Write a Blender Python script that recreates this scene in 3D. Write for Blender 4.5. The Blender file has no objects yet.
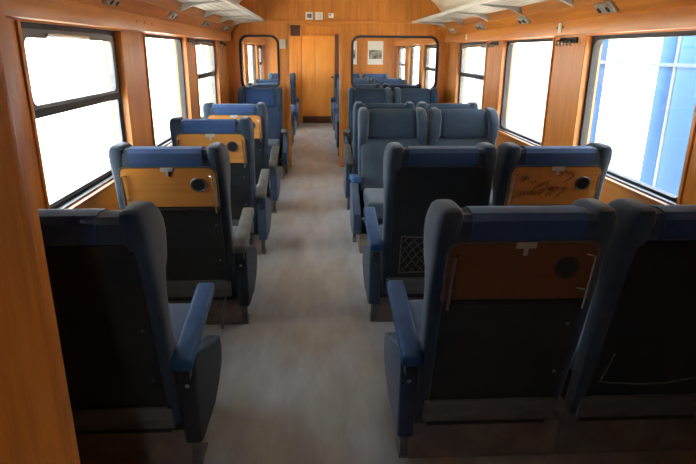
import bpy, bmesh, math, random
from mathutils import Vector, Matrix
random.seed(7)
SC = bpy.context.scene
COL = SC.collection

# ------------------------------------------------------------------ camera
FPX = 562.0
def camera_axes(p, y, r):
    cp, sp = math.cos(p), math.sin(p)
    fw = Vector((math.sin(y)*cp, math.cos(y)*cp, -sp))
    rt = Vector((math.cos(y), -math.sin(y), 0))
    up = rt.cross(fw)
    return rt*math.cos(r)+up*math.sin(r), -rt*math.sin(r)+up*math.cos(r), fw
_r, _u, _f = camera_axes(math.radians(17.85), math.radians(3.1), math.radians(0.45))
cam = bpy.data.cameras.new('camera')
cam.sensor_width = 36.0
cam.lens = 36.0*FPX/696.0
cam.clip_start = 0.05
co = bpy.data.objects.new('camera', cam); COL.objects.link(co)
co.matrix_world = Matrix(((_r.x, _u.x, -_f.x, 0.0), (_r.y, _u.y, -_f.y, 0.0), (_r.z, _u.z, -_f.z, 1.55), (0, 0, 0, 1)))
SC.camera = co

# ------------------------------------------------------------------ view, world
vs = SC.view_settings
vs.view_transform = 'Standard'; vs.look = 'None'; vs.gamma = 1.0; vs.use_curve_mapping = False
vs.exposure = 1.2
SC.cycles.max_bounces = 10
SC.cycles.diffuse_bounces = 6
SC.cycles.transparent_max_bounces = 16
SC.cycles.sample_clamp_indirect = 8.0

SKY = 6.0
w = bpy.data.worlds.new('sky'); SC.world = w; w.use_nodes = True
nt = w.node_tree; nt.nodes.clear()
out = nt.nodes.new('ShaderNodeOutputWorld'); bg = nt.nodes.new('ShaderNodeBackground')
tc = nt.nodes.new('ShaderNodeTexCoord'); nz = nt.nodes.new('ShaderNodeTexNoise')
cr = nt.nodes.new('ShaderNodeValToRGB')
nz.inputs['Scale'].default_value = 2.6; nz.inputs['Detail'].default_value = 4
cr.color_ramp.elements[0].position = 0.40; cr.color_ramp.elements[0].color = (0.34, 0.58, 0.92, 1)
cr.color_ramp.elements[1].position = 0.52; cr.color_ramp.elements[1].color = (0.95, 0.98, 1.0, 1)
nt.links.new(tc.outputs['Generated'], nz.inputs['Vector']); nt.links.new(nz.outputs['Fac'], cr.inputs['Fac'])
nt.links.new(cr.outputs['Color'], bg.inputs['Color']); bg.inputs['Strength'].default_value = SKY
nt.links.new(bg.outputs[0], out.inputs[0])

# sun along the track: it lights the ground outside, whose warm bounce comes up through the windows
sd = bpy.data.lights.new('sun', 'SUN'); sd.energy = 42.0; sd.color = (1.0, 0.92, 0.78); sd.angle = math.radians(0.6)
so = bpy.data.objects.new('sun', sd); COL.objects.link(so)
so.rotation_euler = Vector((0.03, -0.62, -0.78)).to_track_quat('-Z', 'Y').to_euler()

# ------------------------------------------------------------------ materials
def new_mat(name):
    m = bpy.data.materials.new(name); m.use_nodes = True
    return m, m.node_tree, m.node_tree.nodes['Principled BSDF']
def add(t, kind, **kw):
    n = t.nodes.new(kind)
    for k, v in kw.items(): n.inputs[k].default_value = v
    return n
def plain(name, col, rough=0.5, metal=0.0, spec=0.5):
    m, t, b = new_mat(name)
    b.inputs['Base Color'].default_value = (*col, 1); b.inputs['Roughness'].default_value = rough
    b.inputs['Metallic'].default_value = metal; b.inputs['Specular IOR Level'].default_value = spec
    return m
def mottled(name, c1, c2, scale=(8, 8, 8), rough=0.6, metal=0.0, bump=0.0, bscale=300, detail=4, sheen=0.0, lo=0.35, hi=0.65, spec=0.5):
    m, t, b = new_mat(name)
    tcn = add(t, 'ShaderNodeTexCoord'); mp = add(t, 'ShaderNodeMapping'); mp.inputs['Scale'].default_value = scale
    n = add(t, 'ShaderNodeTexNoise', Scale=1.0, Detail=detail, Roughness=0.6)
    r = add(t, 'ShaderNodeValToRGB')
    r.color_ramp.elements[0].position = lo; r.color_ramp.elements[0].color = (*c1, 1)
    r.color_ramp.elements[1].position = hi; r.color_ramp.elements[1].color = (*c2, 1)
    t.links.new(tcn.outputs['Object'], mp.inputs['Vector']); t.links.new(mp.outputs[0], n.inputs['Vector'])
    t.links.new(n.outputs['Fac'], r.inputs['Fac']); t.links.new(r.outputs['Color'], b.inputs['Base Color'])
    b.inputs['Roughness'].default_value = rough; b.inputs['Metallic'].default_value = metal
    b.inputs['Specular IOR Level'].default_value = spec
    b.inputs['Sheen Weight'].default_value = sheen
    if bump:
        n2 = add(t, 'ShaderNodeTexNoise', Scale=bscale, Detail=2.0); bp = add(t, 'ShaderNodeBump', Strength=bump, Distance=0.002)
        t.links.new(tcn.outputs['Object'], n2.inputs['Vector']); t.links.new(n2.outputs['Fac'], bp.inputs['Height'])
        t.links.new(bp.outputs[0], b.inputs['Normal'])
    return m
def wood(name, c1, c2, axis='z', rough=0.32):
    m, t, b = new_mat(name)
    tcn = add(t, 'ShaderNodeTexCoord')
    def layer(s_across, s_along, det):
        mp = add(t, 'ShaderNodeMapping')
        s = [s_across]*3; s['xyz'.index(axis)] = s_along
        mp.inputs['Scale'].default_value = s
        n = add(t, 'ShaderNodeTexNoise', Scale=1.0, Detail=det, Roughness=0.65, Distortion=0.3)
        t.links.new(tcn.outputs['Object'], mp.inputs['Vector']); t.links.new(mp.outputs[0], n.inputs['Vector'])
        return n
    n1 = layer(28, 1.6, 5); n2 = layer(3.0, 0.8, 3)
    mx = add(t, 'ShaderNodeMix'); mx.data_type = 'FLOAT'
    mx.inputs[0].default_value = 0.5
    t.links.new(n1.outputs['Fac'], mx.inputs[2]); t.links.new(n2.outputs['Fac'], mx.inputs[3])
    r = add(t, 'ShaderNodeValToRGB')
    r.color_ramp.elements[0].position = 0.36; r.color_ramp.elements[0].color = (*c1, 1)
    r.color_ramp.elements[1].position = 0.64; r.color_ramp.elements[1].color = (*c2, 1)
    t.links.new(mx.outputs[0], r.inputs['Fac']); t.links.new(r.outputs['Color'], b.inputs['Base Color'])
    b.inputs['Roughness'].default_value = rough
    return m
def glass(name, tint, haze):
    m, t, b = new_mat(name); t.nodes.remove(b)
    o = t.nodes['Material Output']
    tr = add(t, 'ShaderNodeBsdfTransparent'); tr.inputs['Color'].default_value = (*tint, 1)
    gl = add(t, 'ShaderNodeBsdfGlossy'); gl.inputs['Roughness'].default_value = 0.02
    df = add(t, 'ShaderNodeBsdfTranslucent'); df.inputs['Color'].default_value = (0.95, 0.97, 1, 1)
    lw = add(t, 'ShaderNodeLayerWeight', Blend=0.5)          # facing works alike on both faces of the pane
    pw = add(t, 'ShaderNodeMath'); pw.operation = 'POWER'; pw.inputs[1].default_value = 4.0
    fr = add(t, 'ShaderNodeMapRange'); fr.inputs['To Min'].default_value = 0.03; fr.inputs['To Max'].default_value = 0.5
    t.links.new(lw.outputs['Facing'], pw.inputs[0]); t.links.new(pw.outputs[0], fr.inputs['Value'])
    m1 = add(t, 'ShaderNodeMixShader'); m1.inputs[0].default_value = haze
    m2 = add(t, 'ShaderNodeMixShader')
    t.links.new(tr.outputs[0], m1.inputs[1]); t.links.new(df.outputs[0], m1.inputs[2])
    t.links.new(fr.outputs[0], m2.inputs[0]); t.links.new(m1.outputs[0], m2.inputs[1]); t.links.new(gl.outputs[0], m2.inputs[2])
    t.links.new(m2.outputs[0], o.inputs['Surface'])
    return m

M = {}
WA, WB = (0.47, 0.148, 0.019), (0.74, 0.280, 0.042)
M['wood_z'] = wood('veneer upright', WA, WB, 'z')
M['wood_y'] = wood('veneer lengthwise', WA, WB, 'y')
M['wood_x'] = wood('veneer crosswise', WA, WB, 'x')
M['wood_dark'] = wood('dark stained wood', (0.10, 0.035, 0.012), (0.17, 0.06, 0.02), 'z', 0.4)
M['hole'] = plain('filled screw hole', (0.24, 0.075, 0.015), 0.5)
M['wood_pale'] = wood('pale veneer', (0.74, 0.255, 0.034), (0.88, 0.36, 0.058), 'z')
M['rack_wood_lit'] = wood('lit rack board veneer', (0.60, 0.21, 0.028), (0.80, 0.34, 0.06), 'y')  # paler than the wall veneer: opposite window light put into the colour
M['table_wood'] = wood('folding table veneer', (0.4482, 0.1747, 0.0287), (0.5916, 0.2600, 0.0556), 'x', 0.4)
M['table_shaded'] = wood('shade-darkened folding table veneer', (0.1016, 0.0339, 0.0085), (0.1423, 0.0525, 0.0135), 'x', 0.4)  # table veneer darkened, shade at the nearest right seat put into the colour
M['velour'] = mottled('worn grey blue velour', (0.0102, 0.0248, 0.0484), (0.0217, 0.0444, 0.0725), (9, 9, 9), 0.9, bump=0.4, sheen=0.25)
M['cushion'] = mottled('grey blue cushion cloth', (0.0188, 0.0330, 0.0494), (0.0315, 0.0506, 0.0697), (7, 7, 7), 0.9, bump=0.3, sheen=0.2)
M['blue'] = mottled('blue headrest cloth', (0.0095, 0.0391, 0.1211), (0.0145, 0.0551, 0.1549), (6, 6, 14), 0.75, bump=0.25, bscale=400, sheen=0.1)
M['navy'] = mottled('navy headrest cloth', (0.009, 0.026, 0.048), (0.014, 0.036, 0.062), (6, 6, 14), 0.8, bump=0.25, bscale=400)
M['blue_side'] = mottled('blue side panel cloth', (0.0127, 0.0300, 0.0671), (0.0212, 0.0441, 0.0881), (8, 8, 8), 0.85, bump=0.3, sheen=0.2)
M['dark_side'] = mottled('dark grey side panel cloth', (0.0127, 0.0175, 0.0238), (0.0206, 0.0270, 0.0349), (8, 8, 8), 0.85, bump=0.3)
M['panel'] = mottled('black back board', (0.0108, 0.0125, 0.0133), (0.0196, 0.0231, 0.0251), (4, 4, 9), 0.45)
M['pad_grey'] = mottled('worn grey armrest vinyl', (0.0593, 0.0593, 0.0518), (0.1000, 0.0982, 0.0889), (14, 14, 14), 0.5)
M['pad_blue'] = mottled('blue armrest vinyl', (0.013, 0.050, 0.130), (0.020, 0.070, 0.17), (14, 14, 14), 0.6, spec=0.3)
M['black'] = plain('black plastic', (0.012, 0.012, 0.013), 0.5)
M['rubber'] = plain('black rubber gasket', (0.015, 0.015, 0.016), 0.55)
M['chrome'] = plain('chrome', (0.62, 0.61, 0.58), 0.25, 1.0)
M['brushed'] = plain('brushed metal', (0.48, 0.47, 0.44), 0.4, 0.6)
M['alu'] = mottled('dull aluminium', (0.1286, 0.1286, 0.1261), (0.1853, 0.1853, 0.1801), (5, 5, 30), 0.42, 0.7)
M['strip'] = mottled('scuffed metal kick strip', (0.1204, 0.1204, 0.1186), (0.1946, 0.1946, 0.1899), (5, 20, 20), 0.45, 0.5)
M['plinth'] = mottled('grey brown seat base paint', (0.1086, 0.0869, 0.0703), (0.1789, 0.1470, 0.1214), (6, 6, 6), 0.6)
M['rack'] = mottled('grey rack metal', (0.3320, 0.3320, 0.3154), (0.4482, 0.4482, 0.4233), (6, 2, 6), 0.45, 0.2)
M['rack_light'] = mottled('pale rack lip metal', (0.5146, 0.4980, 0.4482), (0.6142, 0.5976, 0.5478), (5, 2, 5), 0.45, 0.1)
M['ceiling'] = mottled('cream ceiling paint', (0.82, 0.77, 0.64), (0.88, 0.83, 0.70), (2, 2, 2), 0.6)
M['white'] = plain('white plastic', (0.80, 0.78, 0.74), 0.45)
M['cream'] = plain('cream plastic', (0.62, 0.56, 0.42), 0.5)
M['ink'] = plain('black print', (0.02, 0.02, 0.022), 0.6)
M['grey_ink'] = plain('grey print', (0.42, 0.43, 0.43), 0.6)
M['red_ink'] = plain('red print', (0.55, 0.12, 0.06), 0.6)
M['glass'] = glass('window glass', (0.96, 0.98, 0.98), 0.004)
M['glass_in'] = glass('partition glass', (0.95, 0.97, 0.96), 0.01)
M['net'] = plain('grey string', (0.1500, 0.1450, 0.1250), 0.8)
M['ground'] = mottled('pale ballast ground', (0.3360, 0.3120, 0.2640), (0.4640, 0.4320, 0.3680), (1.5, 1.5, 1.5), 0.9)
M['coach_white'] = mottled('white coach paint', (0.80, 0.82, 0.84), (0.86, 0.88, 0.89), (0.6, 0.6, 2), 0.4)
M['coach_blue'] = mottled('blue coach paint', (0.016, 0.066, 0.17), (0.022, 0.080, 0.20), (0.4, 2.5, 0.3), 0.7, detail=1, spec=0.1)
M['coach_light'] = plain('pale blue coach paint', (0.0581, 0.0988, 0.1394), 0.5)

def floor_mat():
    m, t, b = new_mat('worn linoleum')
    tcn = add(t, 'ShaderNodeTexCoord')
    def noise(sc, det):
        mp = add(t, 'ShaderNodeMapping'); mp.inputs['Scale'].default_value = sc
        n = add(t, 'ShaderNodeTexNoise', Scale=1.0, Detail=det, Roughness=0.6)
        t.links.new(tcn.outputs['Object'], mp.inputs['Vector']); t.links.new(mp.outputs[0], n.inputs['Vector']); return n
    n1 = noise((7, 1.6, 1), 5); n2 = noise((1.7, 1.5, 1), 3)
    r1 = add(t, 'ShaderNodeValToRGB')
    r1.color_ramp.elements[0].position = 0.32; r1.color_ramp.elements[0].color = (0.220, 0.217, 0.214, 1)
    r1.color_ramp.elements[1].position = 0.66; r1.color_ramp.elements[1].color = (0.325, 0.332, 0.344, 1)
    r2 = add(t, 'ShaderNodeValToRGB')
    r2.color_ramp.elements[0].position = 0.40; r2.color_ramp.elements[0].color = (0.95, 0.78, 0.55, 1)
    r2.color_ramp.elements[1].position = 0.56; r2.color_ramp.elements[1].color = (1, 1, 1, 1)
    mx = add(t, 'ShaderNodeMix'); mx.data_type = 'RGBA'; mx.blend_type = 'MULTIPLY'; mx.inputs[0].default_value = 0.6
    t.links.new(n1.outputs['Fac'], r1.inputs['Fac']); t.links.new(n2.outputs['Fac'], r2.inputs['Fac'])
    t.links.new(r1.outputs['Color'], mx.inputs[6]); t.links.new(r2.outputs['Color'], mx.inputs[7])
    t.links.new(mx.outputs[2], b.inputs['Base Color'])
    b.inputs['Roughness'].default_value = 0.42
    return m
M['floor'] = floor_mat()
def photo_mat():
    m, t, b = new_mat('grey landscape print')
    tcn = add(t, 'ShaderNodeTexCoord'); n = add(t, 'ShaderNodeTexNoise', Scale=9.0, Detail=4.0)
    r = add(t, 'ShaderNodeValToRGB')
    r.color_ramp.elements[0].position = 0.38; r.color_ramp.elements[0].color = (0.03, 0.04, 0.03, 1)
    r.color_ramp.elements[1].position = 0.62; r.color_ramp.elements[1].color = (0.35, 0.37, 0.30, 1)
    t.links.new(tcn.outputs['Object'], n.inputs['Vector']); t.links.new(n.outputs['Fac'], r.inputs['Fac'])
    t.links.new(r.outputs['Color'], b.inputs['Base Color']); b.inputs['Roughness'].default_value = 0.5
    return m
M['photo'] = photo_mat()

# ------------------------------------------------------------------ mesh helpers
def box(bm, x0, x1, y0, y1, z0, z1, bev=0.0, seg=2):
    vs_ = [bm.verts.new((x, y, z)) for z in (z0, z1) for y in (y0, y1) for x in (x0, x1)]
    fs = [bm.faces.new([vs_[i] for i in q]) for q in ((0,2,3,1), (4,5,7,6), (0,1,5,4), (2,6,7,3), (0,4,6,2), (1,3,7,5))]
    if bev:
        es = list({e for f in fs for e in f.edges})
        bmesh.ops.bevel(bm, geom=es, offset=bev, segments=seg, profile=0.6, affect='EDGES', clamp_overlap=True)
def prism(bm, pts, fn, a, b, bev=0.0, seg=2):
    """pts 2-D polygon; fn(p, q, t) -> xyz ; swept from t=a to t=b"""
    A = [bm.verts.new(fn(p, q, a)) for p, q in pts]; B = [bm.verts.new(fn(p, q, b)) for p, q in pts]
    n = len(pts); fs = [bm.faces.new(A), bm.faces.new(B[::-1])]
    for i in range(n):
        j = (i+1) % n; fs.append(bm.faces.new((A[j], A[i], B[i], B[j])))
    bmesh.ops.recalc_face_normals(bm, faces=fs)
    if bev:
        es = list({e for f in fs[:2] for e in f.edges})
        bmesh.ops.bevel(bm, geom=es, offset=bev, segments=seg, profile=0.6, affect='EDGES', clamp_overlap=True)
YX = lambda p, q, t: (t, p, q)      # p = y, q = z, swept along x
XZ = lambda p, q, t: (p, t, q)      # p = x, q = z, swept along y
def rrect(p0, p1, q0, q1, r, n=5):
    r = max(r, 0.0005); pts = []
    for cx, cy, a0 in ((p1-r, q1-r, 0), (p0+r, q1-r, 90), (p0+r, q0+r, 180), (p1-r, q0+r, 270)):
        for k in range(n+1):
            a = math.radians(a0+90*k/n); pts.append((cx+r*math.cos(a), cy+r*math.sin(a)))
    return pts
def ring(bm, o, orad, i, irad, fn, a, b):
    O, I = rrect(*o, orad), rrect(*i, irad); n = len(O)
    L = [[bm.verts.new(fn(p, q, t)) for p, q in P] for P, t in ((O, a), (I, a), (I, b), (O, b))]
    fs = []
    for k in range(4):
        A, B = L[k], L[(k+1) % 4]
        for m_ in range(n):
            j = (m_+1) % n; fs.append(bm.faces.new((A[m_], A[j], B[j], B[m_])))
    bmesh.ops.recalc_face_normals(bm, faces=fs)
def tube(bm, pts, r, n=6):
    pts = [Vector(p) for p in pts]; rings = []
    for i, p in enumerate(pts):
        d = (pts[min(i+1, len(pts)-1)]-pts[max(i-1, 0)]).normalized()
        s = d.orthogonal().normalized() if i == 0 else (rings[-1][1]-d*rings[-1][1].dot(d)).normalized()
        t_ = d.cross(s)
        rings.append(([bm.verts.new(p+(s*math.cos(2*math.pi*k/n)+t_*math.sin(2*math.pi*k/n))*r) for k in range(n)], s))
    for (A, _), (B, _) in zip(rings, rings[1:]):
        for k in range(n): bm.faces.new((A[k], A[(k+1) % n], B[(k+1) % n], B[k]))
    bm.faces.new(rings[0][0][::-1]); bm.faces.new(rings[-1][0])
def disc(bm, c, axis, r, h, n=16, r2=None):
    """short cylinder centred at c, its axis a Vector; r2 = other end radius"""
    c, ax = Vector(c), Vector(axis).normalized(); s = ax.orthogonal().normalized(); t_ = ax.cross(s)
    r2 = r if r2 is None else r2
    A = [bm.verts.new(c-ax*h/2+(s*math.cos(2*math.pi*k/n)+t_*math.sin(2*math.pi*k/n))*r) for k in range(n)]
    B = [bm.verts.new(c+ax*h/2+(s*math.cos(2*math.pi*k/n)+t_*math.sin(2*math.pi*k/n))*r2) for k in range(n)]
    bm.faces.new(A[::-1]); bm.faces.new(B)
    for k in range(n): bm.faces.new((A[k], A[(k+1) % n], B[(k+1) % n], B[k]))
def mesh(name, bm, mat, smooth=True):
    bmesh.ops.recalc_face_normals(bm, faces=bm.faces)
    me = bpy.data.meshes.new(name); bm.to_mesh(me); bm.free()
    me.materials.append(mat)
    if smooth:
        for p in me.polygons: p.use_smooth = True
        me.set_sharp_from_angle(angle=math.radians(38))
    return me
def link(name, me, parent=None, loc=None):
    o = bpy.data.objects.new(name, me); COL.objects.link(o)
    if parent: o.parent = parent
    if loc: o.location = loc
    return o
def obj(name, bm, mat, parent=None, smooth=True):
    return link(name, mesh(name, bm, mat, smooth), parent)
def bx(name, mat, parent, *dims, bev=0.0):
    bm = bmesh.new(); box(bm, *dims, bev=bev); return obj(name, bm, mat, parent)
def tag(o, label, cat, group=None):
    o['label'] = label; o['category'] = cat
    if group: o['group'] = group
    return o
def empty(name, loc=(0, 0, 0), rz=0.0):
    o = bpy.data.objects.new(name, None); COL.objects.link(o); o.location = loc; o.rotation_euler = (0, 0, rz)
    o.empty_display_size = 0.1
    return o
def struct(o): o['kind'] = 'structure'; return o

# ------------------------------------------------------------------ room shell
XL, XR, XC = -1.18, 1.74, 0.28
Y0, Y1, YN, YP, YE = -1.30, 12.90, 1.38, 7.78, 12.90
ZS, ZH = 0.835, 1.655                       # window opening bottom and top
LWIN = [(2.43, 3.62, 'sash'), (4.12, 5.36, 'fixed'), (5.78, 7.00, 'sash'), (8.30, 9.55, 'fixed'), (10.05, 11.50, 'fixed'), (11.90, 12.75, 'sash')]
RWIN = [(2.55, 3.74, 'fixed'), (4.29, 5.45, 'fixed'), (6.00, 7.20, 'sash'), (8.50, 9.55, 'sash'), (9.95, 11.10, 'fixed'), (11.60, 12.70, 'sash')]

fl = bmesh.new(); box(fl, XL-0.1, XR+0.1, Y0, Y1+0.1, -0.08, 0.0)
struct(obj('floor', fl, M['floor']))
CEIL = [(1.40, 1.95), (1.345, 2.04), (1.24, 2.15), (1.05, 2.26), (0.75, 2.34), (0.4, 2.385), (0, 2.40)]
cprof = [(XC+a, b) for a, b in CEIL]+[(XC-a, b) for a, b in CEIL[-2::-1]]
cb = bmesh.new()
loop = cprof+[(XC-1.50, 1.95), (XC-1.50, 2.5), (XC+1.50, 2.5), (XC+1.50, 1.95)]
prism(cb, loop, XZ, Y0, Y1+0.1)
struct(obj('ceiling', cb, M['ceiling']))

def side_wall(name, s, xw, wins, n0):
    """s = +1 right wall, -1 left wall; xw = inner face"""
    xo = xw+s*0.10; a, b = min(xw, xo), max(xw, xo)
    bm = bmesh.new(); box(bm, a, b, Y0, Y1+0.1, 0.0, ZS); box(bm, a, b, Y0, Y1+0.1, ZH, 2.2)
    wall = struct(obj(name, bm, M['wood_y']))
    edges = [Y0]+[v for w_ in wins for v in w_[:2]]+[Y1+0.1]
    for k in range(0, len(edges), 2):
        ya, yb = edges[k], edges[k+1]
        if yb-ya < 0.03: continue
        bx('pillar_panel', M['wood_z'], wall, a, b, ya+0.001, yb-0.001, ZS, ZH)
        for yy, d in ((ya, 1), (yb, -1)):
            if Y0 < yy < Y1:
                y2 = yy+d*0.024
                bx('pillar_edging', M['wood_z'], wall, min(xw, xw-s*0.010), max(xw, xw-s*0.010), min(yy, y2), max(yy, y2), ZS, ZH-0.001, bev=0.003)
    for k, (ya, yb, kind) in enumerate(wins):
        wn = struct(empty('window_%d' % (n0+k), (xw, (ya+yb)/2, (ZS+ZH)/2)))
        hy, hz = (yb-ya)/2, (ZH-ZS)/2
        def T(bm_, nm, mat): return obj(nm, bm_, mat, wn)
        g = bmesh.new(); ring(g, (-hy, hy, -hz, hz), 0.001, (-hy+0.028, hy-0.028, -hz+0.028, hz-0.024), 0.07, YX, s*0.03, s*0.075)
        T(g, 'rubber_gasket', M['rubber'])
        if kind == 'sash':
            zb = 1.275-(ZS+ZH)/2
            fr = bmesh.new(); ring(fr, (-hy+0.026, hy-0.026, -hz+0.026, hz-0.022), 0.06, (-hy+0.05, hy-0.05, -hz+0.042, hz-0.03), 0.05, YX, s*0.036, s*0.07)
            T(fr, 'window_frame', M['alu'])
            up = bmesh.new(); ring(up, (-hy+0.05, hy-0.05, zb, hz-0.03), 0.02, (-hy+0.072, hy-0.095, zb+0.042, hz-0.062), 0.035, YX, s*0.022, s*0.05)
            sash = T(up, 'sliding_sash', M['alu'])
            hb = bmesh.new(); box(hb, *sorted((s*0.006, s*0.022)), -hy*0.55, hy*0.25, hz-0.058, hz-0.040, 0.004)
            obj('sash_handle', hb, M['chrome'], sash)
            sb = bmesh.new(); box(sb, *sorted((s*0.018, s*0.052)), -hy+0.05, hy-0.05, zb-0.012, zb+0.026, 0.006)
            T(sb, 'sash_bar', M['rubber'])
            pu = bmesh.new(); box(pu, *sorted((s*0.040, s*0.045)), -hy+0.06, hy-0.06, zb+0.02, hz-0.05); obj('pane', pu, M['glass'], sash, False)
            pl = bmesh.new(); box(pl, *sorted((s*0.058, s*0.063)), -hy+0.04, hy-0.04, -hz+0.035, zb+0.02); obj('pane', pl, M['glass'], wn, False)
        else:
            pl = bmesh.new(); box(pl, *sorted((s*0.052, s*0.057)), -hy+0.02, hy-0.02, -hz+0.02, hz-0.018); obj('pane', pl, M['glass'], wn, False)
        sl = bmesh.new(); box(sl, *sorted((-s*0.022, s*0.03)), -hy, hy, -hz-0.022, -hz+0.001, 0.004); T(sl, 'window_sill', M['wood_y'])
        tr = bmesh.new(); box(tr, *sorted((s*0.002, s*0.03)), -hy+0.002, hy-0.002, -hz+0.001, -hz+0.012, 0.002); T(tr, 'sill_track', M['alu'])
    # cornice and cove, only where the compartments are
    for (ya, yb, k) in ((YN+0.03, YP-0.001, 1), (YP+0.07, YE-0.001, 2)):
        cx = XC+s*1.40
        bm = bmesh.new(); box(bm, *sorted((cx, xw+s*0.02)), ya, yb, 1.662, 1.757, 0.004)
        tr = struct(obj('trim_%d' % (n0+k), bm, M['wood_y']))
        prof = [(XC+s*1.405, 1.757), (XC+s*1.385, 1.78), (XC+s*1.335, 1.832), (XC+s*1.34, 1.88), (XC+s*1.40, 1.955), (XC+s*1.47, 1.955), (XC+s*1.47, 1.757)]
        bm = bmesh.new(); prism(bm, prof, XZ, ya, yb); obj('cove_board', bm, M['wood_y'], tr)
        if s < 0 and k == 1:
            for yy in (3.78, 3.95, 4.12):
                b2 = bmesh.new(); disc(b2, (cx-s*0.001, yy, 1.715), (1, 0, 0), 0.007, 0.004, 10); obj('screw_hole', b2, M['hole'], tr)
side_wall('wall_left', -1, XL, LWIN, 1)
side_wall('wall_right', 1, XR, RWIN, 11)

def arch(x0, x1, z0):
    """closed polygon from z0 up to the ceiling between x0 and x1"""
    pts = [(x0, z0), (x1, z0)]
    pr = [(XC+1.45, 1.95)]+cprof+[(XC-1.45, 1.95)]           # from right to left
    def zat(x):
        for (a, za), (b, zb) in zip(pr, pr[1:]):
            if b <= x <= a: return za+(zb-za)*((x-a)/(b-a) if a != b else 0)
        return 1.95
    pts.append((x1, zat(x1))); pts += [p for p in pr if x0+1e-4 < p[0] < x1-1e-4]; pts.append((x0, zat(x0)))
    return pts

# rear wall behind the camera, near partition whose left edge shows
bm = bmesh.new(); prism(bm, arch(XL, XR, 1.90), XZ, Y0-0.06, Y0)
RWN = (-1.06, -0.68, 0.98, 1.70)             # added unseen window, lets daylight onto the nearest seat backs
ring(bm, (XL, -0.40, 0, 1.90), 0.0, RWN, 0.08, XZ, Y0-0.06, Y0); box(bm, -0.40, XR, Y0-0.06, Y0, 0, 1.90)
struct(obj('wall_rear', bm, M['wood_z']))
rw = struct(empty('window_20', (0, Y0, 0)))
bm = bmesh.new(); ring(bm, (RWN[0]-.015, RWN[1]+.015, RWN[2]-.015, RWN[3]+.015), 0.09, (RWN[0]+.012, RWN[1]-.012, RWN[2]+.012, RWN[3]-.012), 0.07, XZ, -0.07, 0.012); obj('rubber_gasket', bm, M['rubber'], rw)
bm = bmesh.new(); prism(bm, rrect(RWN[0]+.004, RWN[1]-.004, RWN[2]+.004, RWN[3]-.004, .07), XZ, -.035, -.030); obj('pane', bm, M['glass'], rw)
bm = bmesh.new(); prism(bm, arch(XL, -0.717, 0), XZ, YN-0.03, YN)
nl = struct(obj('wall_near_left', bm, M['wood_z']))
bm = bmesh.new(); box(bm, -0.717, -0.698, YN-0.038, YN+0.008, 0, 2.24, 0.003); obj('edge_strip', bm, M['wood_z'], nl)
bm = bmesh.new(); prism(bm, arch(1.18, XR, 0), XZ, YN-0.03, YN); nr = struct(obj('wall_near_right', bm, M['wood_z']))
bm = bmesh.new(); box(bm, 1.163, 1.18, YN-0.038, YN+0.008, 0, 2.28, 0.003); obj('edge_strip', bm, M['wood_z'], nr)

# glazed partition between the two compartments
wp = struct(empty('wall_partition', (XC, YP, 0)))
def part_at(name, bm, mat):
    o = obj(name, bm, mat, wp); o.matrix_parent_inverse = Matrix.Translation((-XC, -YP, 0)); return o
DL, DR = -0.370, 0.295
for (xa, xb, h) in ((XL, DL-0.05, (-1.005, -0.515, 1.055, 1.728)), (DR+0.05, XR, (0.460, 1.595, 1.055, 1.732))):
    bm = bmesh.new(); ring(bm, (xa, xb, 0, 1.895), 0.0, h, 0.10, XZ, YP, YP+0.045); part_at('glazed_panel', bm, M['wood_z'])
    bm = bmesh.new(); ring(bm, (h[0]-0.016, h[1]+0.016, h[2]-0.016, h[3]+0.016), 0.115, (h[0]+0.014, h[1]-0.014, h[2]+0.014, h[3]-0.014), 0.088, XZ, YP-0.012, YP+0.057)
    part_at('rubber_gasket', bm, M['rubber'])
    bm = bmesh.new(); prism(bm, rrect(h[0]+0.004, h[1]-0.004, h[2]+0.004, h[3]-0.004, 0.09), XZ, YP+0.02, YP+0.026); part_at('pane', bm, M['glass_in'])
for (xa, xb) in ((DL-0.05, DL), (DR, DR+0.05)):
    bm = bmesh.new(); box(bm, xa, xb, YP-0.012, YP+0.075, 0, 1.895, 0.004); part_at('door_post', bm, M['wood_z'])
bm = bmesh.new(); box(bm, DL, DR, YP-0.004, YP+0.06, 1.868, 1.895, 0.003); part_at('door_head', bm, M['wood_x'])
bm = bmesh.new(); box(bm, XL, XR, YP-0.022, YP+0.06, 1.895, 1.925, 0.005); part_at('cross_beam', bm, M['wood_x'])
for (xa, xb) in ((XL, -0.375), (-0.372, 0.90), (0.903, XR)):
    bm = bmesh.new(); prism(bm, arch(xa, xb, 1.925), XZ, YP, YP+0.045); part_at('arch_panel', bm, M['wood_z'])
bm = bmesh.new(); box(bm, -0.352, -0.225, YP+0.10, YP+0.22, 1.735, 1.868, 0.006)
dc = obj('door_closer', bm, M['wood_dark']); tag(dc, 'dark red-brown closer box hanging in the upper left corner of the doorway', 'door closer')
bm = bmesh.new(); box(bm, -0.37, -0.225, YP+0.0762, YP+0.22, 1.868, 1.895); obj('mounting_board', bm, M['wood_dark'], dc)

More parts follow.
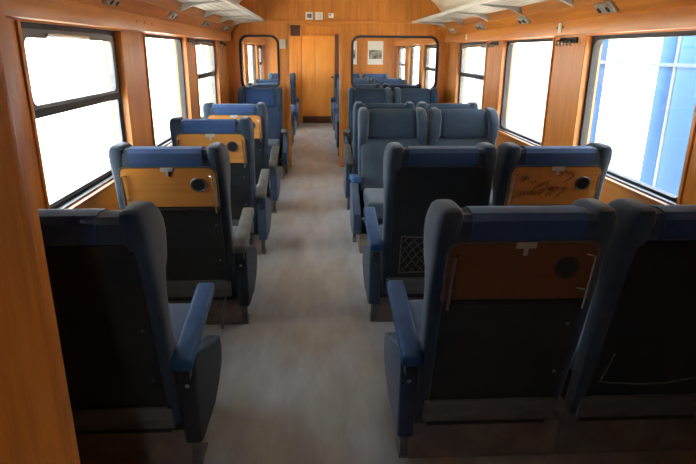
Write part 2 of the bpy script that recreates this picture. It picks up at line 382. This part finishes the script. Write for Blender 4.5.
# end wall with its door
bm = bmesh.new(); prism(bm, arch(XL, XR, 0), XZ, YE, YE+0.06); we = struct(obj('wall_end', bm, M['wood_z']))
de = struct(empty('door_1', (0.015, YE-0.03, 0)))
for (xa, xb) in ((-0.36, -0.062), (-0.058, 0.36)):
    bm = bmesh.new(); box(bm, xa, xb, -0.012, 0.029, 0.15, 1.86, 0.004); obj('door_leaf', bm, M['wood_pale'], de)
bm = bmesh.new(); box(bm, -0.36, 0.36, -0.016, 0.029, 0.0, 0.15, 0.004); obj('kick_board', bm, M['wood_dark'], de)
bm = bmesh.new(); box(bm, 0.361, 0.44, -0.03, 0.029, 0.0, 1.90, 0.004); obj('door_jamb', bm, M['wood_dark'], de)
bm = bmesh.new(); box(bm, -0.42, -0.361, -0.03, 0.029, 0.0, 1.90, 0.004); obj('door_jamb', bm, M['wood_z'], de)
bm = bmesh.new(); box(bm, 0.28, 0.33, -0.05, -0.012, 0.98, 1.02, 0.006); obj('door_handle', bm, M['chrome'], de)

# ------------------------------------------------------------------ train seats
SL = math.tan(math.radians(13.5))
def rec(d, z): return -(z-0.25)*SL+d        # y of a point d in front of the reclined rear plane
CACHE = {}
def cached(key, build):
    if key not in CACHE: CACHE[key] = build()
    return CACHE[key]
def loft(bm, secs, n=24, e=4.2):
    rows = []
    for z, xi, xo, d0, d1 in secs:
        cx, hx, cy, hy = (xi+xo)/2, (xo-xi)/2, (d0+d1)/2, (d1-d0)/2
        row = []
        for k in range(n):
            a = 2*math.pi*k/n; c, s_ = math.cos(a), math.sin(a)
            row.append(bm.verts.new((cx+hx*math.copysign(abs(c)**(2/e), c), rec(cy+hy*math.copysign(abs(s_)**(2/e), s_), z), z)))
        rows.append(row)
    for A, B in zip(rows, rows[1:]):
        for k in range(n): bm.faces.new((A[k], A[(k+1) % n], B[(k+1) % n], B[k]))
    bm.faces.new(rows[0][::-1]); bm.faces.new(rows[-1])
WING = [(0.20, .215, .272, 0.008, .085), (0.45, .215, .280, 0.006, .090), (0.66, .212, .284, 0.006, .092), (0.78, .208, .286, 0.006, .100),
        (0.85, .206, .286, 0.005, .140), (0.885, .204, .286, 0.004, .185), (0.93, .203, .287, 0.002, .205), (0.972, .200, .288, -.004, .218),
        (1.012, .198, .288, -.009, .215), (1.045, .194, .286, -.010, .198), (1.074, .199, .280, -.006, .180), (1.089, .206, .272, .002, .160), (1.097, .216, .261, .018, .135)]
def m_wing(s):
    bm = bmesh.new(); loft(bm, [(z, *sorted((s*a, s*b)), d0, d1) for z, a, b, d0, d1 in WING]); return bm
def slab(bm, x0, x1, z0, z1, d0, d1, nx=1, nz=1, bulge=0.0, bev=0.0):
    """reclined board between depth d0 and d1; bulge swells its front"""
    g = []
    for front in (0, 1):
        G = []
        for j in range(nz+1):
            z = z0+(z1-z0)*j/nz; R = []
            for i in range(nx+1):
                x = x0+(x1-x0)*i/nx
                u, v = 2*i/nx-1, 2*j/nz-1
                d = d1+bulge*(1-u**4)*(1-v**4) if front else d0
                R.append(bm.verts.new((x, rec(d, z), z)))
            G.append(R)
        g.append(G)
    fs = []
    for G, rev in ((g[0], 0), (g[1], 1)):
        for j in range(nz):
            for i in range(nx):
                q = (G[j][i], G[j][i+1], G[j+1][i+1], G[j+1][i]); fs.append(bm.faces.new(q[::-1] if rev else q))
    A, B = g
    for i in range(nx):
        fs.append(bm.faces.new((A[0][i+1], A[0][i], B[0][i], B[0][i+1]))); fs.append(bm.faces.new((A[nz][i], A[nz][i+1], B[nz][i+1], B[nz][i])))
    for j in range(nz):
        fs.append(bm.faces.new((A[j][0], A[j+1][0], B[j+1][0], B[j][0]))); fs.append(bm.faces.new((A[j+1][nx], A[j][nx], B[j][nx], B[j+1][nx])))
    if bev:
        es = [e for e in {e for f in fs for e in f.edges} if e.calc_face_angle(0) > 0.6]
        bmesh.ops.recalc_face_normals(bm, faces=fs)
        es = [e for e in {e for f in fs for e in f.edges} if e.calc_face_angle(0) > 0.6]
        bmesh.ops.bevel(bm, geom=es, offset=bev, segments=3, profile=0.6, affect='EDGES', clamp_overlap=True)
def m_headrest():
    bm = bmesh.new()
    prof = [(.006, .985), (-.010, .995), (-.014, 1.03), (-.008, 1.062), (.015, 1.082), (.06, 1.088), (.10, 1.082), (.135, 1.06), (.155, 1.01),
            (.158, .95), (.150, .88), (.135, .862), (.10, .862), (.08, .90), (.05, .96)]
    pts = [(rec(d, z), z) for d, z in prof]
    prism(bm, pts, YX, -.178, .178); return bm
def m_headrest_core():
    bm = bmesh.new()
    prof = [(.010, .985), (-.004, .998), (-.006, 1.03), (-.002, 1.058), (.018, 1.076), (.06, 1.082), (.10, 1.076), (.130, 1.056), (.149, 1.01),
            (.150, .95), (.142, .88), (.130, .866), (.10, .866), (.08, .90), (.05, .96)]
    prism(bm, [(rec(d, z), z) for d, z in prof], YX, -.215, .215); return bm
def m_cloth_seam():
    bm = bmesh.new()
    for s in (-1, 1): slab(bm, s*.178-.004, s*.178+.004, .992, 1.06, -.018, -.008)
    return bm
def m_cushion_back():
    bm = bmesh.new(); slab(bm, -.264, .264, .38, .862, .035, .112, 8, 8, .028, .028); return bm
def m_panel():
    bm = bmesh.new(); slab(bm, -.238, .238, .30, .985, -.002, .03); return bm
def m_strip():
    bm = bmesh.new(); slab(bm, -.252, .252, .195, .298, -.008, .016, bev=.003); return bm
def m_strip_edge():
    bm = bmesh.new(); slab(bm, -.236, .236, .298, .308, -.008, .014); return bm
def m_table():
    bm = bmesh.new()
    top, bot, hw, r = .986, .772, .238, .035
    pts = [(-hw, bot), (hw, bot)]
    for k in range(6): a = math.radians(90*k/5); pts.append((hw-r+r*math.cos(a), top-r+r*math.sin(a)))
    pts += [(.030, top), (.018, top-.014), (-.018, top-.014), (-.030, top)]
    for k in range(6): a = math.radians(90+90*k/5); pts.append((-hw+r+r*math.cos(a), top-r+r*math.sin(a)))
    prism(bm, pts, lambda p, q, t: (p, rec(t, q), q), -.014, -.001, bev=.0025, seg=1); return bm
def m_table_frame():
    bm = bmesh.new()
    top, bot, hw, r = .990, .765, .241, .038
    def lp(hw, top, r):
        P = [(hw, bot)]
        for k in range(6): a = math.radians(90*k/5); P.append((hw-r+r*math.cos(a), top-r+r*math.sin(a)))
        for k in range(6): a = math.radians(90+90*k/5); P.append((-hw+r+r*math.cos(a), top-r+r*math.sin(a)))
        return P+[(-hw, bot)]
    O, I = lp(hw+.004, top+.004, r), lp(hw-.003, top-.003, r)
    A = [[bm.verts.new((p, rec(t, q), q)) for p, q in P] for P, t in ((O, -.016), (I, -.016), (I, .004), (O, .004))]
    for k in range(4):
        X, Y = A[k], A[(k+1) % 4]
        for i in range(len(O)-1): bm.faces.new((X[i], X[i+1], Y[i+1], Y[i]))
    for e in (0, len(O)-1): bm.faces.new([A[k][e] for k in range(4)])
    return bm
def m_ledge():
    bm = bmesh.new(); slab(bm, -.236, .236, .748, .768, -.016, .004, bev=.003); return bm
def m_latch():
    bm = bmesh.new(); slab(bm, -.032, .032, .968, .990, -.017, .002); slab(bm, -.006, .006, .944, .975, -.022, -.012); return bm
def m_rod(s):
    bm = bmesh.new()
    tube(bm, [(s*.206, rec(-.012, .945), .945), (s*.222, rec(-.030, .945), .945), (s*.224, rec(-.030, .86), .86), (s*.226, rec(-.030, .742), .742), (s*.226, rec(-.008, .735), .735)], .0055)
    tube(bm, [(s*.200, rec(-.012, .815), .815), (s*.225, rec(-.028, .815), .815)], .004)
    return bm
AX = Vector((0, -math.cos(math.radians(13.5)), -math.sin(math.radians(13.5))))
def m_ash():
    bm = bmesh.new(); disc(bm, (.148, rec(-.015, .895), .895), AX, .034, .008, 24, .031); return bm
def m_ash_ring():
    bm = bmesh.new(); c = Vector((.148, rec(-.016, .895), .895)); s = Vector((1, 0, 0)); t_ = AX.cross(s)
    tube(bm, [c+(s*math.cos(a)+t_*math.sin(a))*.037 for a in [2*math.pi*k/24 for k in range(25)]], .005, 6); return bm
def m_cushion():
    bm = bmesh.new(); box(bm, -.248, .248, .06, .575, .325, .455, .035, 3)
    return bm
def m_base():
    bm = bmesh.new(); box(bm, -.298, .298, .035, .44, 0, .165, .004)
    return bm
def m_frame():
    bm = bmesh.new(); box(bm, -.235, .235, .02, .50, .165, .325, .006); return bm
def m_side(s):
    bm = bmesh.new()
    prism(bm, [(-.01, .14), (.02, .128), (.27, .115), (.40, .155), (.475, .205), (.492, .27), (.470, .335), (.02, .495), (-.02, .48)], YX, *sorted((s*.287, s*.352)), bev=.014, seg=3); return bm
def m_pad(s):
    bm = bmesh.new(); box(bm, *sorted((s*.285, s*.357)), -.09, .415, -.022, .030, .016, 3)
    bmesh.ops.rotate(bm, verts=bm.verts, cent=(0, -.09, 0), matrix=Matrix.Rotation(math.radians(9.5), 3, 'X'))
    bmesh.ops.translate(bm, verts=bm.verts, vec=(0, 0, .510)); return bm
def m_pad_bracket(s):
    bm = bmesh.new(); box(bm, *sorted((s*.300, s*.340)), -.06, .02, .44, .525, .006); return bm
def m_bolt(s):
    bm = bmesh.new(); disc(bm, (s*.320, -.0235, .40), (0, 1, 0), .009, .016, 10); return bm
def m_leg(s):
    bm = bmesh.new(); box(bm, *sorted((s*.300, s*.330)), .05, .075, 0, .14, .003); box(bm, *sorted((s*.299, s*.335)), .04, .16, 0, .008, .002); return bm
def m_strut(s):
    bm = bmesh.new(); tube(bm, [(s*.215, .03, .19), (s*.196, -.02, .060), (s*.192, -.035, .011)], .010); return bm
def m_net():
    bm = bmesh.new()
    def P(u, v): return (-.185+.24*u, rec(-.008, .345+.235*v), .345+.235*v)
    tube(bm, [P(0, 0), P(0, .5), P(0, 1), P(.5, .98), P(1, 1), P(1, .5), P(1, 0), P(.5, .02), P(0, 0)], .0035, 5)
    for k in range(-4, 6):
        for sg in (1, -1):
            pts = []
            for i in range(13):
                v = i/12; u = (k*.2+v*.8) if sg > 0 else (1-k*.2-v*.8)
                u += .03*math.sin(9*v+k)
                if 0 <= u <= 1: pts.append(P(u, v))
            if len(pts) > 1: tube(bm, pts, .002, 4)
    return bm
def m_wide_net():
    bm = bmesh.new()
    def P(x, z): return (x, rec(-.008, z), z)
    tube(bm, [P(-.19, .52), P(-.20, .45), P(-.212, .385), P(-.17, .378), P(-.05, .368), P(.05, .372), P(.14, .392), P(.2, .40)], .0028, 5)
    return bm
def m_graffiti():
    bm = bmesh.new(); rnd = random.Random(3)
    for k in range(22):
        cx, cz = rnd.uniform(-.18, .10), rnd.uniform(.83, .965); L = rnd.uniform(.015, .05); a0 = rnd.uniform(-.5, 1.2)
        f1, f2, ph = rnd.uniform(1, 3.5), rnd.uniform(2, 5), rnd.uniform(0, 6)
        pts = []
        for i in range(10):
            t_ = i/9-.5
            x = cx+L*t_*math.cos(a0)*1.6+.008*math.sin(f1*6*t_+ph); z = cz+L*t_*math.sin(a0)+.012*math.sin(f2*5*t_+ph)
            z = min(max(z, .81), .975); pts.append((x, rec(-.0155, z), z))
        tube(bm, pts, .0011, 4)
    return bm
def m_screws(s):
    bm = bmesh.new(); z = .44 if s < 0 else .66
    disc(bm, (.210, rec(-.004, z), z), AX, .006, .006, 8)
    return bm

GROUP = 'blue wing-backed train seats'
def seat(x, y, face, arm, label, table=None, pad='pad_grey', side='dark_side', net=None, graffiti=False, head='blue', kick='strip', body='cushion', slide=0.0, strut=False):
    """face +1 looks along the coach away from the camera, -1 towards it; arm = local side of the aisle armrest (+1, -1, 0)"""
    t = empty('train_seat', (x, y, 0), 0 if face > 0 else math.pi)
    tag(t, label, 'seat', GROUP)
    def p(nm, key, fn, mat, par=t):
        return link(nm, cached((key, mat), lambda: mesh(nm, fn(), M[mat])), par)
    p('seat_base', 'base', m_base, 'plinth'); p('seat_frame', 'frame', m_frame, 'black')
    p('seat_cushion', 'cush', m_cushion, 'blue_side' if head == 'blue' else 'cushion')
    p('back_cushion', 'bcush', m_cushion_back, body)
    for s in (-1, 1): p('wing', 'wing%d' % s, lambda: m_wing(s), 'velour')
    h = p('headrest', 'core', m_headrest_core, 'velour')
    hc = p('headrest_cover', 'head', m_headrest, head, h); hc.location.x = slide
    bp = p('back_board', 'panel', m_panel, 'panel')
    for s in (-1, 1): p('screw', 'screws%d' % s, lambda: m_screws(s), 'alu', bp)
    ks = p('kick_strip', 'strip', m_strip, kick); p('strip_edge', 'stripe', m_strip_edge, 'alu', ks)
    if table:
        tb = p('folding_table', 'table', m_table, table)
        p('table_edging', 'tframe', m_table_frame, 'pad_grey', tb); p('table_latch', 'latch', m_latch, 'rack', tb)
        p('ashtray', 'ash', m_ash, 'black', tb); p('ashtray_ring', 'ashr', m_ash_ring, 'alu' if table == 'table_wood' else 'black', tb)
        for s in (-1, 1): p('side_rod', 'rod%d' % s, lambda: m_rod(s), 'chrome', tb)
        p('table_ledge', 'ledge', m_ledge, 'black')
        if graffiti: p('graffiti', 'graf', m_graffiti, 'ink', tb)['label'] = 'dark pen scribbles'
    if net: p('net_pocket', 'net'+net, m_net if net == 'small' else m_wide_net, 'net')['label'] = 'pale string net pocket'
    if arm:
        sp = p('side_panel', 'side%d' % arm, lambda: m_side(arm), side); p('bolt', 'bolt%d' % arm, lambda: m_bolt(arm), 'chrome', sp)
        ap = p('armrest', 'pad%d' % arm, lambda: m_pad(arm), pad); p('armrest_bracket', 'padb%d' % arm, lambda: m_pad_bracket(arm), 'black', ap)
        p('foot', 'leg%d' % arm, lambda: m_leg(arm), 'alu')
        if strut: p('strut', 'strut%d' % arm, lambda: m_strut(arm), 'alu')
    return t

XS, XA, XW = -0.758, 0.637, 1.240
X3, X3W = 0.622, 1.224
# left row of single seats
seat(XS-0.04, 1.81, 1, 1, 'nearest single seat on the left, plain dark back without table and blue armrest', pad='pad_blue', slide=-0.035)
seat(XS, 3.00, 1, 1, 'second single seat on the left, light wooden table on its back with chrome-ringed hole', table='table_wood', strut=True)
seat(XS, 4.20, 1, 1, 'third single seat on the left from the camera, with wooden table back', table='table_wood', side='blue_side', strut=True)
seat(XS, 5.40, 1, 1, 'fourth single seat on the left, its wooden table just before the seat that faces back', table='table_wood', side='blue_side', strut=True)
seat(XS+0.015, 7.46, -1, -1, 'blue single seat facing the camera under the small left partition window', body='blue_side', side='blue_side')
# right rows of double seats
seat(XA+0.008, 1.81, 1, -1, 'nearest aisle seat on the right, shade-darkened folding table on its dark back', table='table_shaded', pad='pad_blue', side='blue_side')
seat(XW+0.010, 1.81, 1, 0, 'nearest seat at the right edge, dark back with a loose net string', net='wide')
seat(XA, 3.00, 1, -1, 'second row aisle seat on the right, black back with a small net pocket', net='small', pad='pad_blue', side='blue_side')
seat(XW, 3.00, 1, 0, 'right window seat whose wooden table is covered with pen scribbles', table='table_wood', graffiti=True)
seat(X3, 4.68, -1, 1, 'aisle seat facing the camera with pale grey wings, beside the aisle on the right', head='navy', pad='pad_blue', side='blue_side')
seat(X3W, 4.68, -1, 0, 'window seat facing the camera with dark navy headrest, by the middle right window', head='navy')
seat(X3, 5.50, 1, -1, 'aisle seat back to back behind the camera-facing aisle seat on the right', head='navy', side='blue_side')
seat(X3W, 5.50, 1, 0, 'window seat back to back behind the camera-facing window seat on the right', head='navy')
seat(X3+0.06, 7.46, -1, 1, 'aisle seat facing the camera right below the wide partition window', head='navy', side='blue_side')
seat(X3W+0.06, 7.46, -1, 0, 'window-side seat facing the camera right below the wide partition window', head='navy')
# second compartment, seen through the partition
for nm, y, f in (('single seat just beyond the small partition window, back to the camera', 8.75, 1), ('single seat midway along the far compartment left side, back to the camera', 9.95, 1),
                 ('single seat in the far compartment facing the camera by the last left window', 12.42, -1)):
    seat(XS, y, f, f, nm, side='blue_side', pad='pad_blue')
for y, f, wh in ((8.62, 1, 'just beyond the wide partition window, back to the camera'), (9.78, -1, 'facing the camera midway in the far compartment'),
                 (10.56, 1, 'back to the camera midway in the far compartment'), (12.42, -1, 'against the far end wall below the poster')):
    seat(XA, y, f, -f, 'aisle seat '+wh, side='blue_side', pad='pad_blue')
    seat(XW, y, f, 0, 'window seat '+wh)

# ------------------------------------------------------------------ luggage racks
def rack(s, y0, y1, label, ys):
    t = empty('luggage_rack', (XC+s*1.335, (y0+y1)/2, 1.84)); tag(t, label, 'luggage rack', 'grey luggage racks along the windows')
    ox, oy, oz = t.location
    def pr(nm, pts, a, b, mat, bev=0.0):
        bm = bmesh.new(); prism(bm, [(XC+s*p-ox, q-oz) for p, q in pts], XZ, a-oy, b-oy, bev=bev); return obj(nm, bm, mat, t)
    R0, R1 = (1.276, 1.884), (0.972, 1.902)
    n = 5
    for k in range(n):
        f0, f1 = k/n+0.012, (k+1)/n-0.012
        P = [(R0[0]+(R1[0]-R0[0])*f, R0[1]+(R1[1]-R0[1])*f) for f in (f0, f1)]
        pr('rack_slat', [P[0], P[1], (P[1][0], P[1][1]+0.010), (P[0][0], P[0][1]+0.010)], y0, y1, M['rack'])
    pr('rack_lip', [(0.975, 1.896), (0.955, 1.898), (0.947, 1.922), (0.956, 1.924), (0.963, 1.912), (0.975, 1.910)], y0, y1, M['rack_light'])
    edges = [y0]+[y for y in ys if y0+0.05 < y < y1-0.05]+[y1]
    for a, b in zip(edges, edges[1:]):
        pr('rack_board', [(1.300, 1.820), (1.278, 1.884), (1.292, 1.892), (1.334, 1.836), (1.326, 1.822)], a+0.014, b-0.014, M['rack_wood_lit'])
    for y in edges[1:-1]:
        pr('rack_bracket', [(1.334, 1.822), (1.305, 1.820), (1.20, 1.866), (0.965, 1.892), (0.965, 1.902), (1.276, 1.8835), (1.334, 1.833)], y-0.013, y+0.013, M['rack'], 0.002)
    return t
rack(-1, YN+0.02, YP-0.03, 'left grey slatted luggage rack above the near windows', [7.30-0.91*k for k in range(7)])
rack(1, YN+0.02, YP-0.03, 'right grey slatted luggage rack above the near windows', [7.30-0.91*k for k in range(7)])
rack(-1, YP+0.08, YE-0.02, 'left luggage rack in the far compartment beyond the partition', [8.6, 9.5, 10.4, 11.3, 12.2])
rack(1, YP+0.08, YE-0.02, 'right luggage rack in the far compartment beyond the partition', [8.6, 9.5, 10.4, 11.3, 12.2])

# ------------------------------------------------------------------ reading lamps under the racks
def lamp(s, y, label, k=1.0):
    n = Vector((-s*0.72, 0, -0.69)); t = empty('reading_lamp', (XC+s*1.364, y, 1.800)); tag(t, label, 'lamp', 'chrome reading lamps under the racks')
    t.rotation_euler = (0, s*math.radians(46), 0)      # local -z looks out of the cove
    bm = bmesh.new(); box(bm, -.030*k, .030*k, -.085*k, .085*k, -.014, .004, .004); obj('lamp_plate', bm, M['brushed'], t)
    for yy in (-.042*k, .042*k):
        bm = bmesh.new(); disc(bm, (0, yy, -.019), (0, 0, 1), .022*k, .012, 14, .027*k); h = obj('lamp_housing', bm, M['brushed'], t)
        bm = bmesh.new(); disc(bm, (0, yy, -.0265), (0, 0, 1), .015*k, .004, 12); obj('lamp_lens', bm, M['black'], h)
for y, wh in ((2.05, 'first'), (3.25, 'second'), (4.55, 'third'), (5.88, 'fourth'), (7.12, 'fifth')):
    lamp(-1, y, '%s double reading lamp from the camera under the left rack' % wh)
for y, wh in ((2.10, 'first'), (3.35, 'second'), (4.69, 'third'), (5.95, 'fourth'), (7.16, 'fifth')):
    lamp(1, y, '%s double reading lamp from the camera under the right rack' % wh, 1.2)

# ------------------------------------------------------------------ coat hook rails on the pillars
def hooks(s, y, n, label):
    xw = XR if s > 0 else XL
    t = empty('coat_hook_rail', (xw, y, 1.63)); tag(t, label, 'coat hooks', 'dark coat hook rails on the pillars')
    L = 0.055*n
    bm = bmesh.new(); box(bm, *sorted((0, -s*.012)), -L/2, L/2, -.016, .020, .003); obj('rail', bm, M['black'], t)
    for k in range(n):
        yy = -L/2+L*(k+.5)/n
        bm = bmesh.new(); tube(bm, [(-s*.010, yy, .008), (-s*.034, yy, .002), (-s*.046, yy, -.012), (-s*.044, yy, -.026), (-s*.034, yy, -.032)], .005)
        obj('hook', bm, M['alu'], t)
hooks(1, 4.02, 5, 'five-hook coat rail on the pillar between the two nearest right windows')
hooks(1, 5.72, 4, 'coat rail on the right pillar beside the sliding sash window')
hooks(-1, 5.56, 4, 'coat rail on the left pillar before the far sliding window')
hooks(-1, 7.36, 4, 'coat rail on the left pillar next to the partition')

# ------------------------------------------------------------------ small wall fittings
def plate(name, x0, x1, y, z0, z1, label, cat, mat, d=0.008, group=None):
    t = empty(name, ((x0+x1)/2, y, z0)); tag(t, label, cat, group)
    hx = (x1-x0)/2; bm = bmesh.new(); box(bm, -hx, hx, -d, 0, 0, z1-z0, .0025); obj('plate', bm, mat, t); return t
ys = YP-0.0005
t = plate('pictogram_sign', -.148, -.052, ys, 1.932, 2.024, 'white square sign with black square over the doorway, left of two', 'sign', M['white'])
bm = bmesh.new(); box(bm, -.026, .026, -.0095, -.0075, .024, .068); obj('print', bm, M['ink'], t)
bm = bmesh.new(); box(bm, -.010, .010, -.0105, -.009, .036, .054); obj('print_mark', bm, M['grey_ink'], t)
t = plate('pictogram_sign', -.022, .074, ys, 1.932, 2.024, 'white square sign with pale grey ring over the doorway', 'sign', M['white'])
bm = bmesh.new()
c = Vector((0, -.0085, .048)); tube(bm, [c+Vector((.024*math.cos(a), 0, .024*math.sin(a))) for a in [2*math.pi*k/20 for k in range(21)]], .004, 5)
obj('print', bm, M['grey_ink'], t)
t = plate('small_label', .145, .215, ys, 1.955, 2.012, 'small white and red label right of the square signs', 'label', M['white'], 0.004)
bm = bmesh.new(); box(bm, -.028, .002, -.0052, -.0035, .030, .044); obj('print', bm, M['red_ink'], t)
t = plate('wall_box', -.492, -.412, YP-.0005, 1.572, 1.690, 'small cream plastic box on the partition left of the doorway', 'box', M['cream'], 0.045)
bm = bmesh.new(); box(bm, .0402, .05, -.046, -.002, .004, .112); obj('side_cover', bm, M['wood_dark'], t)
for (s, x, y, lab) in ((1, XC+1.3995, 4.05, 'small white seat tag on the right cornice above the five-hook rail'), (1, XC+1.3995, 6.62, 'small white seat tag on the right cornice above the sliding window')):
    t = empty('seat_tag', (x, y, 1.68)); tag(t, lab, 'tag')
    bm = bmesh.new(); box(bm, -.008, 0, -.022, .022, 0, .064, .002); obj('plate', bm, M['white'], t)
    for d in (-.055, .055):
        bm = bmesh.new(); disc(bm, (-.002, d, .035), (1, 0, 0), .007, .005, 8); obj('screw', bm, M['wood_dark'], t)
def poster(x0, x1, z0, z1, label):
    t = plate('framed_poster', x0, x1, YE-.0005, z0, z1, label, 'poster', M['white'], 0.012)
    hx, h = (x1-x0)/2, z1-z0
    bm = bmesh.new(); box(bm, -hx*.82, hx*.82, -.0135, -.0115, h*.24, h*.62); obj('photo_print', bm, M['photo'], t)
poster(1.10, 1.44, 1.27, 1.76, 'white poster with grey landscape photo on the far end wall, whole in the window')
poster(0.52, 0.86, 1.27, 1.76, 'white poster cut off by the left edge of the wide partition window')

# ------------------------------------------------------------------ outside
bm = bmesh.new(); box(bm, -60, 60, -40, 80, -1.25, -1.10); g = struct(obj('ground', bm, M['ground']))
pc = empty('parked_coach', (5.6, 14.0, -1.10)); tag(pc, 'white and blue railway coach parked outside the right windows', 'coach')
secs = [(-8, -2.2, 'coach_white'), (-2.2, 5.2, 'coach_white'), (5.2, 6.72, 'coach_blue'), (6.72, 6.80, 'coach_light'), (6.80, 7.10, 'coach_blue'), (7.10, 8.45, 'coach_white'),
        (8.45, 9.60, 'coach_blue'), (9.60, 14.6, 'coach_white'), (14.6, 15.6, 'coach_light'), (15.6, 21, 'coach_white'), (21, 30, 'coach_white')]
for a, b, mt in secs:
    bm = bmesh.new(); box(bm, 4.25-5.6, 4.33-5.6, a-14+.004, b-14-.004, 0.55, 3.55, .004); obj('side_panel', bm, M[mt], pc)
bm = bmesh.new(); box(bm, -1.27, 1.35, -22, 16, 0.55, 3.50); obj('body', bm, M['coach_white'], pc)
bm = bmesh.new(); prism(bm, [(1.4*math.cos(math.radians(a)), 3.50+.55*math.sin(math.radians(a))) for a in range(0, 181, 15)], XZ, -22, 16); obj('roof', bm, M['alu'], pc)
bm = bmesh.new(); box(bm, -1.385, -1.35, -22, 16, 2.50, 2.54); obj('waist_rail', bm, M['coach_light'], pc)
bm = bmesh.new(); box(bm, -1.1, 1.1, -20, 14, 0.0, 0.55); obj('underframe', bm, M['black'], pc)
